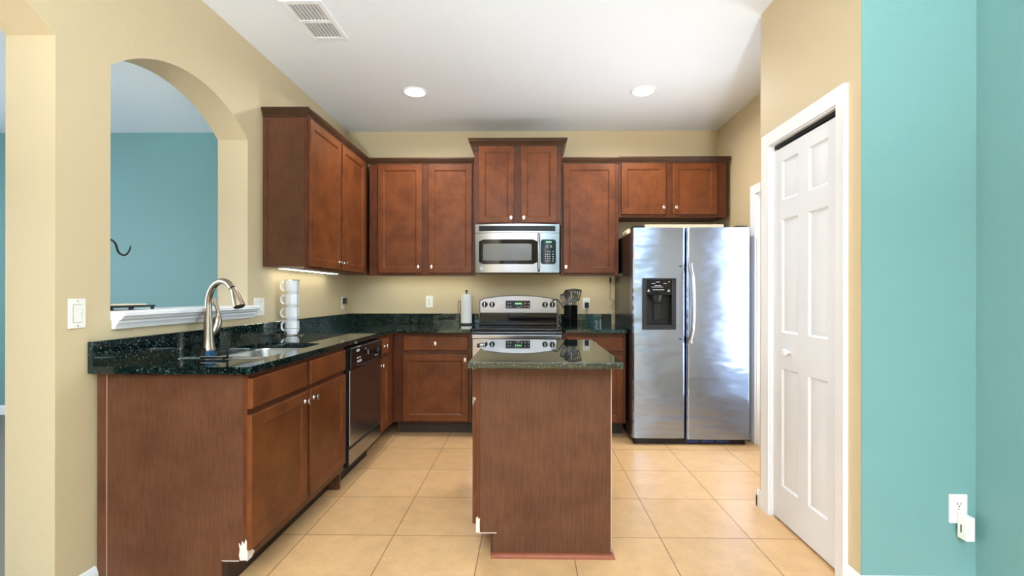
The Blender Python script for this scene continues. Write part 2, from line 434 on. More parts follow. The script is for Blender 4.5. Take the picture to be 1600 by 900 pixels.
# pantry door
d1 = struct(casing_x('door_1', XP, PY0, PY1, PZ, .064))
MB().box(XP, XP+.09, PY0-.001, PY0+.006, 0, PZ).box(XP, XP+.09, PY1-.006, PY1+.001, 0, PZ).box(XP, XP+.09, PY0, PY1, PZ-.006, PZ+.001).build('jamb', M_trim, d1)
MB().box(XP+.018, XP+.05, PY0+.008, PY1-.008, PZ-.026, PZ-.008).build('track', M_iron, d1)
MB().box(XP+.06, XP+.088, PY0, PY1, 0, PZ-.008).build('dark_interior', M_rubber, d1)
lw = PY1-PY0-.014
leaf = six_panel_leaf(lw, .012, 1.982, [(.083, .233), (.318, .468)], [(.196, .818), (1.007, 1.603), (1.703, 1.911)], .032).build('leaf', M_door, d1, ang=20)
leaf.rotation_euler = (0, 0, R(-90)); leaf.location = (XP+.014, PY1-.007, 0)     # local -y -> -x
k = MB().lathe([(.006, 0), (.006, -.012), (.016, -.018), (.019, -.026), (.015, -.034), (.004, -.037)], (.158, 0, .911), 'Y', 20).build('knob', M_trim, leaf)
# side door by the refrigerator
d2 = struct(casing_x('door_2', XR, DY0, DY1, DZ, .066))
MB().box(XR, XR+.1, DY0-.001, DY0+.012, 0, DZ).box(XR, XR+.1, DY1-.012, DY1+.001, 0, DZ).box(XR, XR+.1, DY0, DY1, DZ-.012, DZ+.001).build('jamb', M_trim, d2)
lf = MB().box(XR+.05, XR+.09, DY0+.014, DY0+.1, .012, DZ-.014).box(XR+.05, XR+.09, DY1-.1, DY1-.014, .012, DZ-.014).box(XR+.05, XR+.09, DY0+.1, DY1-.1, .012, .3).box(XR+.05, XR+.09, DY0+.1, DY1-.1, DZ-.12, DZ-.014).build('leaf', M_door, d2)
MB().box(XR+.068, XR+.073, DY0+.1, DY1-.1, .3, DZ-.12).build('pane', M_glass, lf)
k = MB().lathe([(.012, 0), (.012, -.03), (.026, -.04), (.027, -.055), (.01, -.062)], (XR+.05, DY0+.06, .95), 'X', 20).build('handle', M_nickel, lf)

# ================================================================== cabinets
def door_mesh(w, h, t=.02, fr=.052, flat=False):
    """front face at y=-t, back at y=0; x 0..w, z 0..h"""
    def ring(ins, y): return [Vector((ins, y, ins)), Vector((w-ins, y, ins)), Vector((w-ins, y, h-ins)), Vector((ins, y, h-ins))]
    if flat: rs = [ring(0, 0), ring(0, -t+.005), ring(.002, -t+.002), ring(.006, -t)]
    else: rs = [ring(0, 0), ring(0, -t+.004), ring(.002, -t+.001), ring(.005, -t), ring(fr, -t), ring(fr+.003, -t+.003), ring(fr+.007, -t+.004), ring(fr+.011, -t+.009)]
    return MB().rings(rs)
def make_knob(parent, x, z, y=-.02):
    o = MB().lathe([(.008, 0), (.0055, -.004), (.005, -.012), (.009, -.019), (.0125, -.024), (.012, -.0275), (.004, -.029)], (0, 0, 0), 'Y', 16, (1, 1.45)).build('knob', M_knob, parent)
    o.location = (x, y, z); return o
def sweep(path, prof, e0=None, e1=None):
    """path: list of (x,y); outward is to the right of travel; prof: (out,z); e0/e1 virtual neighbour directions"""
    P = [Vector(p) for p in path]; n = len(P); rs = []
    dirs = [(P[i+1]-P[i]).normalized() for i in range(n-1)]
    for i in range(n):
        a = dirs[i-1] if i else (Vector(e0) if e0 else dirs[0]); b = dirs[i] if i < n-1 else (Vector(e1) if e1 else dirs[-1])
        na, nb = Vector((a.y, -a.x)), Vector((b.y, -b.x))
        mt = (na+nb); mt = mt/ (1+na.dot(nb))
        rs.append([Vector((P[i].x+mt.x*o, P[i].y+mt.y*o, z)) for o, z in prof])
    return MB().rings(rs)

def cabinet(name, label, loc, rz, W, D, H, doors=(), drawers=(), toe=None, group=None, frame=None, under=.0, end_mat=None, carc=None, cat='cabinet'):
    """local frame: x 0..W seen from the front, face frame front at y=0, back at y=D, z 0..H"""
    t = thing(name, label, cat, loc, rz, group)
    fx0, fx1 = frame or (0, W)
    c0, c1 = carc or (0, W)
    if toe:
        td, th = toe
        MB().prism([(.019, th), (td, th), (td, 0), (D, 0), (D, H), (.019, H)], 'X', c0, c1).build('carcass', end_mat or M_panel, t)
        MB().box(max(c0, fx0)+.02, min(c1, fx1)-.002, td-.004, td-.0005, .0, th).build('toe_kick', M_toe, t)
        MB().box(fx0, fx1, 0, .0188, th, H, .0015, 1).build('face_frame', M_frame, t)
    else:
        MB().box(c0, c1, .019, D, under, H).build('carcass', end_mat or M_panel, t)
        MB().box(fx0, fx1, 0, .0188, 0, H, .0015, 1).build('face_frame', M_frame, t)
    for x0, x1, z0, z1, kx, kz in doors:
        o = door_mesh(x1-x0, z1-z0).build('door', M_wood, t, ang=15); o.location = (x0, -.0005, z0)
        if kx is not None: make_knob(o, kx-x0, kz-z0)
    for x0, x1, z0, z1, kn in drawers:
        o = door_mesh(x1-x0, z1-z0, flat=True).build('drawer', M_wood, t, ang=15); o.location = (x0, -.0005, z0)
        if kn: make_knob(o, (x1-x0)/2, (z1-z0)/2)
    return t

CROWN = [(0, 0), (.006, 0), (.01, .012), (.02, .03), (.028, .04), (.034, .044), (.034, .05), (.038, .058), (.038, .064), (0, .064)]
CROWN_S = [(0, 0), (.005, 0), (.007, .012), (.014, .022), (.022, .033), (.024, .04), (.028, .046), (.028, .056), (0, .056)]
CROWN_B = [(0, 0), (.006, 0), (.012, .02), (.026, .048), (.04, .066), (.046, .072), (.046, .082), (.052, .092), (.052, .1), (0, .1)]
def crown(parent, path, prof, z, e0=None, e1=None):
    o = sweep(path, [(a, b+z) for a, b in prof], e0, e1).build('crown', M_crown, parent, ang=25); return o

# ---- wall cabinets (face of the back run at y=4.285, of the left run at x=-1.475)
FZ = 1.372
FYB, FXL = 4.285, -1.475
# left run: local x = world y-3.115, local -y = world +x
t = cabinet('wall_cabinet', 'brown two-door wall cabinet on the left wall beside the arch, over the stacked mugs', (FXL, 3.115, FZ), R(90), 1.17, .294, 1.03,
    doors=[(.014, .528, .018, 1.003, .49, .075), (.55, 1.06, .018, 1.003, .588, .075)], frame=(0, 1.1495), carc=(.001, 1.499), under=.016)
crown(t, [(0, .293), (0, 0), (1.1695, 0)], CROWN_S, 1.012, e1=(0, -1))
MB().box(-.0012, .0005, .262, .2655, .02, 1.0).build('scribe_strip', M_frame, t)
# back run, left of the microwave
bx = FXL+.0205
t = cabinet('wall_cabinet', 'brown two-door wall cabinet on the back wall between the corner and the microwave', (bx, FYB, FZ), 0, -.4875-bx, .333, 1.03,
    doors=[(-1.372-bx, -.969-bx, .022, 1.011, -1.0-bx, .078), (-.911-bx, -.5135-bx, .022, 1.011, -.88-bx, .078)], under=.03, carc=(.005, -.4875-bx))
crown(t, [(-.0203, 0), (-.4875-bx, 0)], CROWN_S, 1.013, e0=(0, 1))
# over the microwave (deeper and taller)
t = cabinet('wall_cabinet', 'tall-set brown two-door cabinet directly above the microwave', (-.487, 4.21, 1.822), 0, .7765, .408, .756,
    doors=[(.042, .357, .016, .702, .33, .06), (.416, .732, .016, .702, .443, .06)])
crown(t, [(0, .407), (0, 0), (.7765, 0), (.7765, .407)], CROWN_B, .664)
# single door, right of the microwave
t = cabinet('wall_cabinet', 'brown single-door wall cabinet between the microwave and the refrigerator', (.29, FYB, FZ), 0, .5235, .333, 1.03,
    doors=[(.02, .489, .022, 1.011, .046, .078)], under=.03)
crown(t, [(0, 0), (.5235, 0)], CROWN_S, 1.013)
# above the refrigerator
t = cabinet('wall_cabinet', 'short brown two-door cabinet above the refrigerator', (.814, FYB, 1.9), 0, .972, .333, .502,
    doors=[(.021, .423, .026, .487, .398, .088), (.48, .881, .026, .487, .508, .088)], under=.01)
crown(t, [(0, 0), (.972, 0), (.972, .332)], CROWN_S, .49)

# ---- base cabinets
BH = .8835
# sink base: left run, local x = world y - 1.91 ; face frame front x=-1.145
def sink_base():
    t = thing('sink_base_cabinet', 'brown two-door sink cabinet at the near end of the left run, chipped at one corner', 'cabinet', (-1.145, 1.905, 0), R(90))
    W, D, th, td = 1.0, .62, .118, .105
    # carcass as four boards so the sink bowls hang inside it
    MB().prism([(.019, th), (td, th), (td, 0), (D, 0), (D, BH), (.019, BH)], 'X', 0, .018).build('end_panel', M_panel, t)
    MB().box(.982, 1.0, .019, D, 0, BH).build('side_panel', M_panel, t)
    MB().box(.018, .982, .019, D, th, th+.018).build('bottom_panel', M_panel, t)
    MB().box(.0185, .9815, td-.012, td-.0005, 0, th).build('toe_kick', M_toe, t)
    f = MB().box(0, .045, 0, .0188, th, BH).box(.955, 1.0, 0, .0188, th, BH).box(.475, .53, 0, .0188, th, BH).box(.045, .475, 0, .0188, th, th+.04).box(.53, .955, 0, .0188, th, th+.04)
    f.box(.045, .475, 0, .0188, .70, .74).box(.53, .955, 0, .0188, .70, .74).box(.045, .475, 0, .0188, .85, BH).box(.53, .955, 0, .0188, .85, BH).build('face_frame', M_frame, t)
    for x0, x1, kx in ((-.004, .482, .452), (.518, .988, .548)):
        o = door_mesh(x1-x0, .713-.165).build('door', M_wood, t, ang=15); o.location = (x0, -.0005, .165); make_knob(o, kx-x0, .665-.165)
        o = door_mesh(x1-x0-.006, .862-.738, flat=True).build('drawer_front', M_wood, t, ang=15); o.location = (x0+.004, -.0005, .738)
    MB().box(-.0012, .0005, .579, .5812, .03, BH-.01).build('scribe_strip', M_edge, t)
    # chipped white patch at the toe notch
    def chip(poly, a, b, ax): return MB().prism(poly, ax, a, b).build('chipped_edge', M_raw, t)
    chip([(.0, .122), (.028, .121), (.033, .14), (.03, .165), (.034, .192), (.024, .178), (.02, .2), (.012, .186), (.006, .208), (.001, .195)], -.0016, .003, 'X')
    chip([(-.001, .119), (.03, .118), (.05, .135), (.034, .148), (.03, .17), (.018, .156), (.012, .19), (.004, .178), (-.001, .2)], -.0018, .004, 'Y')
    MB().box(-.0008, .001, .034, .104, .1165, .1195).build('raw_edge', M_raw, t)
    return t
sink_base()
# narrow base by the corner
cabinet('base_cabinet', 'narrow brown base cabinet with one drawer between the dishwasher and the corner', (-1.145, 3.536, 0), R(90), .447, .62, BH,
    doors=[(.008, .252, .15, .7, .036, .655)], drawers=[(.012, .252, .738, .855, True)], toe=(.12, .118))
# back-left base
bx = -1.1445
cabinet('base_cabinet', 'brown base cabinet with one drawer left of the range', (bx, 3.985, 0), 0, -.4815-bx, .63, BH,
    doors=[(-1.061-bx, -.507-bx, .133, .697, -.533-bx, .655)], drawers=[(-1.061-bx, -.507-bx, .729, .851, True)], toe=(.12, .118))
# right base
cabinet('base_cabinet', 'brown base cabinet with one drawer between the range and the refrigerator', (.29, 3.985, 0), 0, .53, .63, BH,
    doors=[(.03, .506, .133, .697, .06, .65)], drawers=[(.03, .506, .729, .849, True)], toe=(.12, .118))

# ---- dishwasher (local x = world y - 2.915)
def dishwasher():
    t = thing('dishwasher', 'stainless dishwasher with a black control panel in the left base run', 'dishwasher', (-1.12, 2.912, 0), R(90))
    W = .618
    MB().box(.004, W-.004, .0, .58, .125, .87).build('tub', M_black, t)
    MB().box(.002, W-.002, -.012, -.0005, .255, .728, .004).build('door', M_steel, t)
    MB().box(.002, W-.002, -.008, -.0005, .14, .238, .003).build('kick_panel', M_steel, t)
    MB().box(.01, W-.01, -.004, -.0002, .2382, .2548).build('gap_strip', M_rubber, t)
    MB().box(.02, W-.02, .09, .1, .0, .125).build('toe_plate', M_black, t)
    p = MB().box(.002, W-.002, -.02, -.0005, .7285, .868, .008, 3).build('control_panel', M_gloss, t)
    pts = [(.08+.46*i/16, -.0205, .752-.012*math.sin(PI*i/16)) for i in range(17)]
    MB().tube(pts, .0022, 6).build('trim_curve', M_charcoal, p)
    MB().lathe([(.001, -.021), (.022, -.022), (.024, -.026), (.02, -.036), (.001, -.037)], (.5, 0, .795), 'Y', 20).build('dial', M_black, p)
    for x, z, w_, h_ in ((.09, .835, .05, .016), (.1, .79, .018, .01), (.14, .79, .018, .01), (.1, .765, .08, .008), (.1, .775, .08, .004), (.3, .795, .012, .03), (.25, .835, .015, .008), (.45, .765, .06, .006)):
        marks('printed_mark', [(x, x+w_, -.0212, -.0195, z, z+h_)], M_ink, p)
dishwasher()

# ---- worktops
def worktop_left():
    x0, x1, y0, yb, yf, xr, z0, z1 = -1.752, -1.117, 1.868, 4.619, 3.908, -.4845, .884, .914
    sx0, sx1, sy0, sy1, rad = -1.6, -1.215, 2.075, 2.785, .07
    hole = rrect(sx0, sx1, sy0, sy1, rad, 6)
    outer = [(x0, y0), (x1-.012, y0), (x1, y0+.012), (x1, yf), (xr, yf), (xr, yb), (x0, yb)]
    bm = bmesh.new()
    def loop(ps, z): return [bm.verts.new((p[0], p[1], z)) for p in ps]
    for z in (z0, z1):
        A = loop(outer, z); B = loop(hole, z)
        es = [bm.edges.new((L[i], L[(i+1) % len(L)])) for L in (A, B) for i in range(len(L))]
        bmesh.ops.triangle_fill(bm, edges=es, use_beauty=True)
        if z == z0: A0, B0 = A, B
    for L0, L1 in ((A0, A), (B0, B)):
        n = len(L0)
        for i in range(n): bm.faces.new((L0[i], L0[(i+1) % n], L1[(i+1) % n], L1[i]))
    t = MB(); t.bm.free(); t.bm = bm
    o = t.build('countertop', M_gran, smooth=False)
    tag(o, 'dark green granite worktop of the left run and corner, with the sink cut into it', 'countertop')
    tag(MB().box(XL+.001, x0-.0003, y0+.002, YB-.001, .884, 1.013, .002, 1).build('backsplash', M_gran), 'long dark granite backsplash strip on the left wall under the arch sill', 'backsplash')
    tag(MB().box(x0+.0005, xr, yb-.014, YB-.001, z1+.0003, 1.013, .002, 1).build('backsplash', M_gran), 'dark granite backsplash strip on the back wall left of the range', 'backsplash')
    return o
worktop_left()
o = tag(MB().box(.2885, .82, 3.908, 4.619, .884, .914, .003).build('countertop', M_gran), 'short dark granite worktop between the range and the refrigerator', 'countertop')
tag(MB().box(.2885, .806, 4.598, 4.619, .9143, 1.013, .002, 1).build('backsplash', M_gran), 'short dark granite backsplash strip behind the utensil holder', 'backsplash')
o = tag(MB().box(-.262, .408, 2.028, 3.05, .886, .914, .003, 2).build('island_countertop', M_gran), 'glossy dark green granite top of the island', 'countertop')

# ---- sink
def sink():
    t = thing('sink', 'double-bowl stainless steel sink set into the left worktop', 'sink', (0, 0, 0))
    def bowl(y0, y1, zt, name):
        rs = []
        for ins, z, r in ((-.012, zt, .08), (0, zt, .07), (.004, zt-.01, .066), (.01, zt-.14, .06), (.02, zt-.165, .055), (.05, zt-.178, .04), (.12, zt-.18, .02)):
            rs.append([Vector((p[0], p[1], z)) for p in rrect(-1.604+ins, -1.211-ins, y0+ins, y1-ins, r, 6)])
        o = MB().rings(rs, cap0=False).build(name, M_sink, t)
        MB().lathe([(.001, zt-.1785), (.04, zt-.1785), (.043, zt-.176), (.045, zt-.179)], ((-1.41), (y0+y1)/2, 0), 'Z', 20).build('drain', M_chrome, o)
        return o
    bowl(2.071, 2.37, .8835, 'bowl'); bowl(2.40, 2.789, .8835, 'bowl')
    MB().box(-1.60, -1.215, 2.366, 2.404, .872, .8805, .003).build('divider', M_sink, t)
sink()

# ---- faucet
def faucet():
    t = thing('faucet', 'brushed nickel gooseneck faucet with pull-down head behind the sink', 'faucet', (-1.688, 2.462, .914), 0)
    dx, dy = .93, -.36
    MB().lathe([(.034, 0), (.034, .004), (.03, .01), (.026, .05), (.0225, .1), (.02, .15), (.019, .16)], n=28).build('base', M_nickel, t)
    path = [(0, 0, .155), (0, 0, .2), (0, 0, .235)]
    r = .106; zc = .236
    for k in range(17):
        a = PI-(PI*.75)*k/16; path.append((dx*(r+r*math.cos(a)), dy*(r+r*math.cos(a)), zc+.018*math.sin(a)+r*math.sin(a)*.98))
    MB().tube(path, [.0185, .0165]+[.0158]*(len(path)-2), 18).build('spout', M_nickel, t)
    e = Vector(path[-1]); dr = (Vector(path[-1])-Vector(path[-2])).normalized()
    MB().tube([e+dr*.0, e+dr*.007], [.0165, .0165], 18).build('collar', M_black, t)
    dn = (dr+Vector((0, 0, -.8))).normalized()
    hp = [e+dr*.007, e+dr*.02]+[e+dr*.02+dn*(.088*i/6) for i in range(1, 7)]
    h = MB().tube(hp, [.0155, .0165, .0185, .021, .0235, .0258, .0275, .028], 20).build('spray_head', M_nickel, t)
    MB().tube([hp[-1], hp[-1]+dn*.004], [.0265, .024], 20).build('spray_face', M_black, h)
    # side handle, towards +y
    b = [(.006, .016, .075), (.012, .032, .1), (.016, .044, .13), (.016, .05, .155)]
    MB().tube(b, [.014, .021, .0235, .021], 16).build('handle_hub', M_nickel, t)
    hd = spline([(.016, .05, .155), (.018, .053, .18), (.014, .05, .215), (.004, .043, .25), (.004, .046, .272)], 5)
    MB().tube(hd, [.021-.012*min(1, i/6) if i < 8 else .009+.003*(i-8)/12 for i in range(len(hd)-1)]+[.004], 12, flat=.8).build('lever', M_nickel, t)
faucet()
# caddy hooked over the near rim of the sink
def caddy():
    t = thing('sponge_caddy', 'small dark sponge caddy on the near rim of the sink, in front of the faucet', 'caddy', (-1.405, 2.084, .914))
    MB().box(-.052, .052, -.008, .055, -.004+.0045, .004, .0015, 1).build('tray', M_charcoal, t)
    for s in (-1, 1): MB().prism([(-.012, .0005), (.02, .0005), (.02, .046), (.014, .052), (.004, .052), (.004, .042), (.01, .04), (.01, .012), (-.012, .012)], 'X', s*.052-.003, s*.052+.003).build('end_frame', M_iron, t)
    MB().tube([(-.052, -.008, .012), (.052, -.008, .012)], .004, 10).build('front_bar', M_chrome, t)
caddy()
tag(MB().box(-1.448, -1.425, 2.086, 2.13, .9185, .95, .006, 3).build('sponge', M_blue), 'blue sponge sitting in the dark sink caddy', 'sponge')

# ================================================================== island
def island():
    t = thing('island_cabinet', 'brown kitchen island cabinet with a wide woodgrain end panel and toe notch', 'island', (-.241, 3.02, 0), R(-90))
    # local x = 3.02 - world y, local y = world x + .241
    W, D, th, td = .855, .621, .11, .075
    MB().prism([(.019, th), (td, th), (td, 0), (D, 0), (D, .885), (.019, .885)], 'X', 0, W-.006).build('carcass', M_panel, t)
    MB().prism([(.019, th), (td+.003, th), (td+.003, 0), (D, 0), (D, .885), (.019, .885)], 'X', W-.0058, W).build('end_panel', M_panel, t)
    MB().box(0, W, 0, .0188, th, .885, .0015, 1).build('face_frame', M_frame, t)
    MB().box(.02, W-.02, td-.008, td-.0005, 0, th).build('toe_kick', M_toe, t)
    for x0, x1, kx in ((.03, .41, .38), (.45, .82, .48)):
        o = door_mesh(x1-x0, .69-.135).build('door', M_wood, t, ang=15); o.location = (x0, -.0005, .135); make_knob(o, kx-x0, .64-.135)
    o = door_mesh(.79, .13, flat=True).build('drawer', M_wood, t, ang=15); o.location = (.03, -.0005, .725); make_knob(o, .395, .068)
    sp = [(0, 0), (.016, 0), (.015, .008), (.011, .015), (.004, .019), (0, .02)]
    sweep([(W, td+.0), (W, D), (0, D)], sp).build('shoe_moulding', M_shoe, t) if False else None
    P = [Vector((W, td-.004)), Vector((W, D)), Vector((0, D))]
    rs = [[Vector((P[0].x+o_, P[0].y, z)) for o_, z in sp], [Vector((P[1].x+o_, P[1].y+o_, z)) for o_, z in sp], [Vector((P[2].x, P[2].y+o_, z)) for o_, z in sp]]
    MB().rings(rs).build('shoe_moulding', M_shoe, t)
    MB().box(W-.003, W+.0012, D-.003, D+.001, .03, .88).build('corner_edge', M_edge, t)
    def chip(poly, a, b, ax): return MB().prism(poly, ax, a, b).build('chipped_edge', M_raw, t)
    chip([(.0, .112), (.018, .112), (.0175, .15), (.019, .18), (.012, .172), (.008, .186), (.001, .178)], W-.003, W+.0014, 'X')
    MB().box(W-.001, W+.001, .018, .095, .1085, .1115).build('raw_edge', M_raw, t)
island()

# ================================================================== range
def range_():
    t = thing('range', 'stainless electric range with black glass cooktop behind the island', 'range', (-.098, 3.95, 0))
    W = .372
    MB().box(-W, W, .0, .62, .03, .868).build('body', M_side, t)
    for sx in (-1, 1):
        for y in (.05, .57): MB().lathe([(.018, 0), (.018, .03)], (sx*.33, y, 0), 'Z', 12).build('foot', M_black, t)
    # cooktop with a rounded black front lip
    MB().prism([(-.04, .872), (-.04, .888), (-.034, .902), (-.02, .911), (.0, .914), (.3, .918), (.575, .920), (.575, .869), (-.03, .869)], 'X', -W-.003, W+.003).build('cooktop', M_gloss, t)
    r_ = MB()
    for y, h in ((.5, .012), (.4, .006)): r_.box(-W+.01, W-.01, y, y+.035, .9195, .9195+h, .003)
    r_.build('rear_vent_ridge', M_gloss, t)
    MB().box(-W-.002, W+.002, -.042, -.0005, .835, .8685, .003).build('front_strip', M_steel, t)
    d = MB().box(-W, W, -.04, -.0005, .27, .833, .006, 3).build('oven_door', M_steel, t)
    MB().box(-.25, .25, -.043, -.0402, .38, .66, .001, 1).build('oven_window', M_gloss, d)
    MB().tube([(-.31, -.04, .775), (-.31, -.075, .785), (-.3, -.085, .787), (.3, -.085, .787), (.31, -.075, .785), (.31, -.04, .775)], .012, 12).build('handle', M_steel, d)
    for sx in (-1, 1): MB().box(sx*.315-.012, sx*.315+.012, -.07, -.04, .765, .797, .003).build('handle_end', M_black, d)
    MB().box(-W, W, -.036, -.0005, .06, .262, .006, 3).build('storage_drawer', M_steel, t)
    # backguard: rounded top arch
    def arch(z0, e, inset):
        ps = [(-W+inset, z0)]
        ps += [(W-inset, z0)]
        n = 20
        for i in range(n+1):
            x = (W-inset)*(1-2*i/n); ps.append((x, e+(.038)*(1-(x/W)**2)+(-.012 if i in (0, n) else 0)))
        return ps
    MB().prism(arch(.9215, 1.157, 0), 'Y', .575, .652).build('backguard', M_black, t)
    p = MB().prism(arch(1.028, 1.151, .006), 'Y', .5675, .5748).build('control_panel', M_steel, t)
    MB().box(-W+.006, W-.006, .569, .5748, .935, 1.024).build('lower_glass', M_gloss, t)
    s = MB().box(-.122, .112, .562, .5674, 1.068, 1.143, .002).build('display', M_gloss, t)
    marks('button_mark', [(x, x+.013, .5612, .562, z, z+.01) for x in (-.105, -.08, .06, .09) for z in (1.083, 1.112)]+[(-.02, .02, .5612, .562, 1.078, 1.083), (.028, .038, .5612, .562, 1.083, 1.093)], M_ink, s)
    marks('clock_digit', [(-.03+.017*i, -.021+.017*i, .5608, .562, 1.108, 1.121) for i in range(4)], M_green, s)
    for x in (-.322, -.252, .255, .325):
        k = MB().lathe([(.027, 0), (.027, -.004), (.023, -.007), (.021, -.026), (.018, -.029), (.001, -.029)], (x, .567, 1.105), 'Y', 24).build('knob', M_black, t)
        MB().box(x-.004, x+.004, .535, .54, 1.088, 1.124, .001, 1).build('pointer', M_chrome, k)
range_()

# ================================================================== microwave
def microwave():
    t = thing('microwave', 'stainless over-the-range microwave with a dark window above the range', 'microwave', (-.1, 4.16, 1.393))
    W, H = .368, .424
    MB().box(-W, W, .0, .455, .004, H, .002, 1).build('case', M_side, t)
    bow = lambda x: -.03-.028*(1-(x/W)**2)
    def curved(x0, x1, z0, z1, off, th, r=0, n=24):
        rs = []
        for i in range(n+1):
            x = x0+(x1-x0)*i/n; y = bow(x)-off
            rs.append([Vector((x, y, z0)), Vector((x, y, z1)), Vector((x, y+th, z1)), Vector((x, y+th, z0))])
        return MB().rings(rs)
    MB().rings([[Vector((x, y, z)) for x, y in [(-W, -.0005)]+[(W, -.0005)]+[(W*(1-2*i/24), bow(W*(1-2*i/24))+.0015) for i in range(25)]] for z in (.002, H-.001)]).build('front_core', M_black, t)
    d = curved(-W, W, .002, .345, .003, .004).build('door', M_steel, t)
    gv = curved(-W, W, .3485, H, .003, .004).build('grille_frame', M_steel, t)
    g = curved(-.335, .332, .362, .408, .0042, .001).build('vent_grille', M_black, gv)
    for z in (.371, .381, .391, .400): curved(-.33, .327, z, z+.003, .006, .0015).build('slat', M_charcoal, g)
    def roundpanel(x0, x1, z0, z1, r, off, name, m, par):
        ps = rrect(x0, x1, z0, z1, r, 5); rs = []
        bm = MB(); n = 14; cols = []
        for i in range(n+1):
            x = x0+(x1-x0)*i/n; dx = max(0, x0+r-x, x-(x1-r)); c = r-math.sqrt(max(r*r-dx*dx, 0)) if dx else 0
            y = bow(x)-off
            cols.append([Vector((x, y, z0+c)), Vector((x, y, z1-c)), Vector((x, y+.0008, z1-c)), Vector((x, y+.0008, z0+c))])
        return bm.rings(cols).build(name, m, par)
    gl = roundpanel(-.336, .176, .074, .290, .018, .0042, 'door_glass', M_gloss, d)
    roundpanel(-.3, .125, .105, .252, .004, .0054, 'window', M_mwglass, d)
    cp = roundpanel(.205, .338, .074, .290, .018, .0042, 'control_panel', M_gloss, t)
    yy = lambda x: bow(x)-.0056
    for r_ in range(5):
        for c in range(4):
            x = .242+.019*c+(.008 if c == 3 else 0); z = .1+.019*r_+(.0 if r_ < 4 else .006)
            marks('key_mark', [(x, x+.009, yy(x), yy(x)+.0015, z, z+.007)], M_ink, cp)
    for x, z in ((.252, .22), (.286, .22), (.252, .234), (.286, .234)): marks('key_mark', [(x, x+.016, yy(x), yy(x)+.0015, z, z+.005)], M_ink, cp)
    marks('clock_digit', [(x, x+.007, yy(x), yy(x)+.0015, .262, .273) for x in (.25, .263, .276, .289)], M_green, cp)
    MB().tube([(.19, bow(.19)-.002, .015), (.19, bow(.19)-.02, .03), (.19, bow(.19)-.03, .1), (.19, bow(.19)-.033, .17), (.19, bow(.19)-.03, .25), (.19, bow(.19)-.02, .32), (.19, bow(.19)-.002, .335)], .0125, 12, flat=.7).build('handle', M_steel, d)
    x = -.312
    bd = MB().lathe([(.001, -.006), (.0165, -.006), (.0175, -.0045), (.0175, -.003)], (x, bow(x)+.001, .036), 'Y', 24).build('badge', M_steel, t)
    y = bow(x)-.0056
    MB().tube([(x+.012*math.cos(a), y, .036+.012*math.sin(a)) for a in [2*PI*i/20 for i in range(20)]], .0009, 5, closed=True).build('badge_ring', M_charcoal, bd)
    MB().tube(spline([(x-.002, y, .041), (x-.007, y, .041), (x-.008, y, .034), (x-.003, y, .032), (x-.002, y, .038), (x-.003, y, .029)], 4), .001, 5).tube(spline([(x+.007, y, .041), (x+.003, y, .041), (x+.004, y, .037), (x+.002, y, .034), (x+.005, y, .031), (x+.008, y, .034)], 4), .001, 5).build('badge_script', M_charcoal, bd)
microwave()

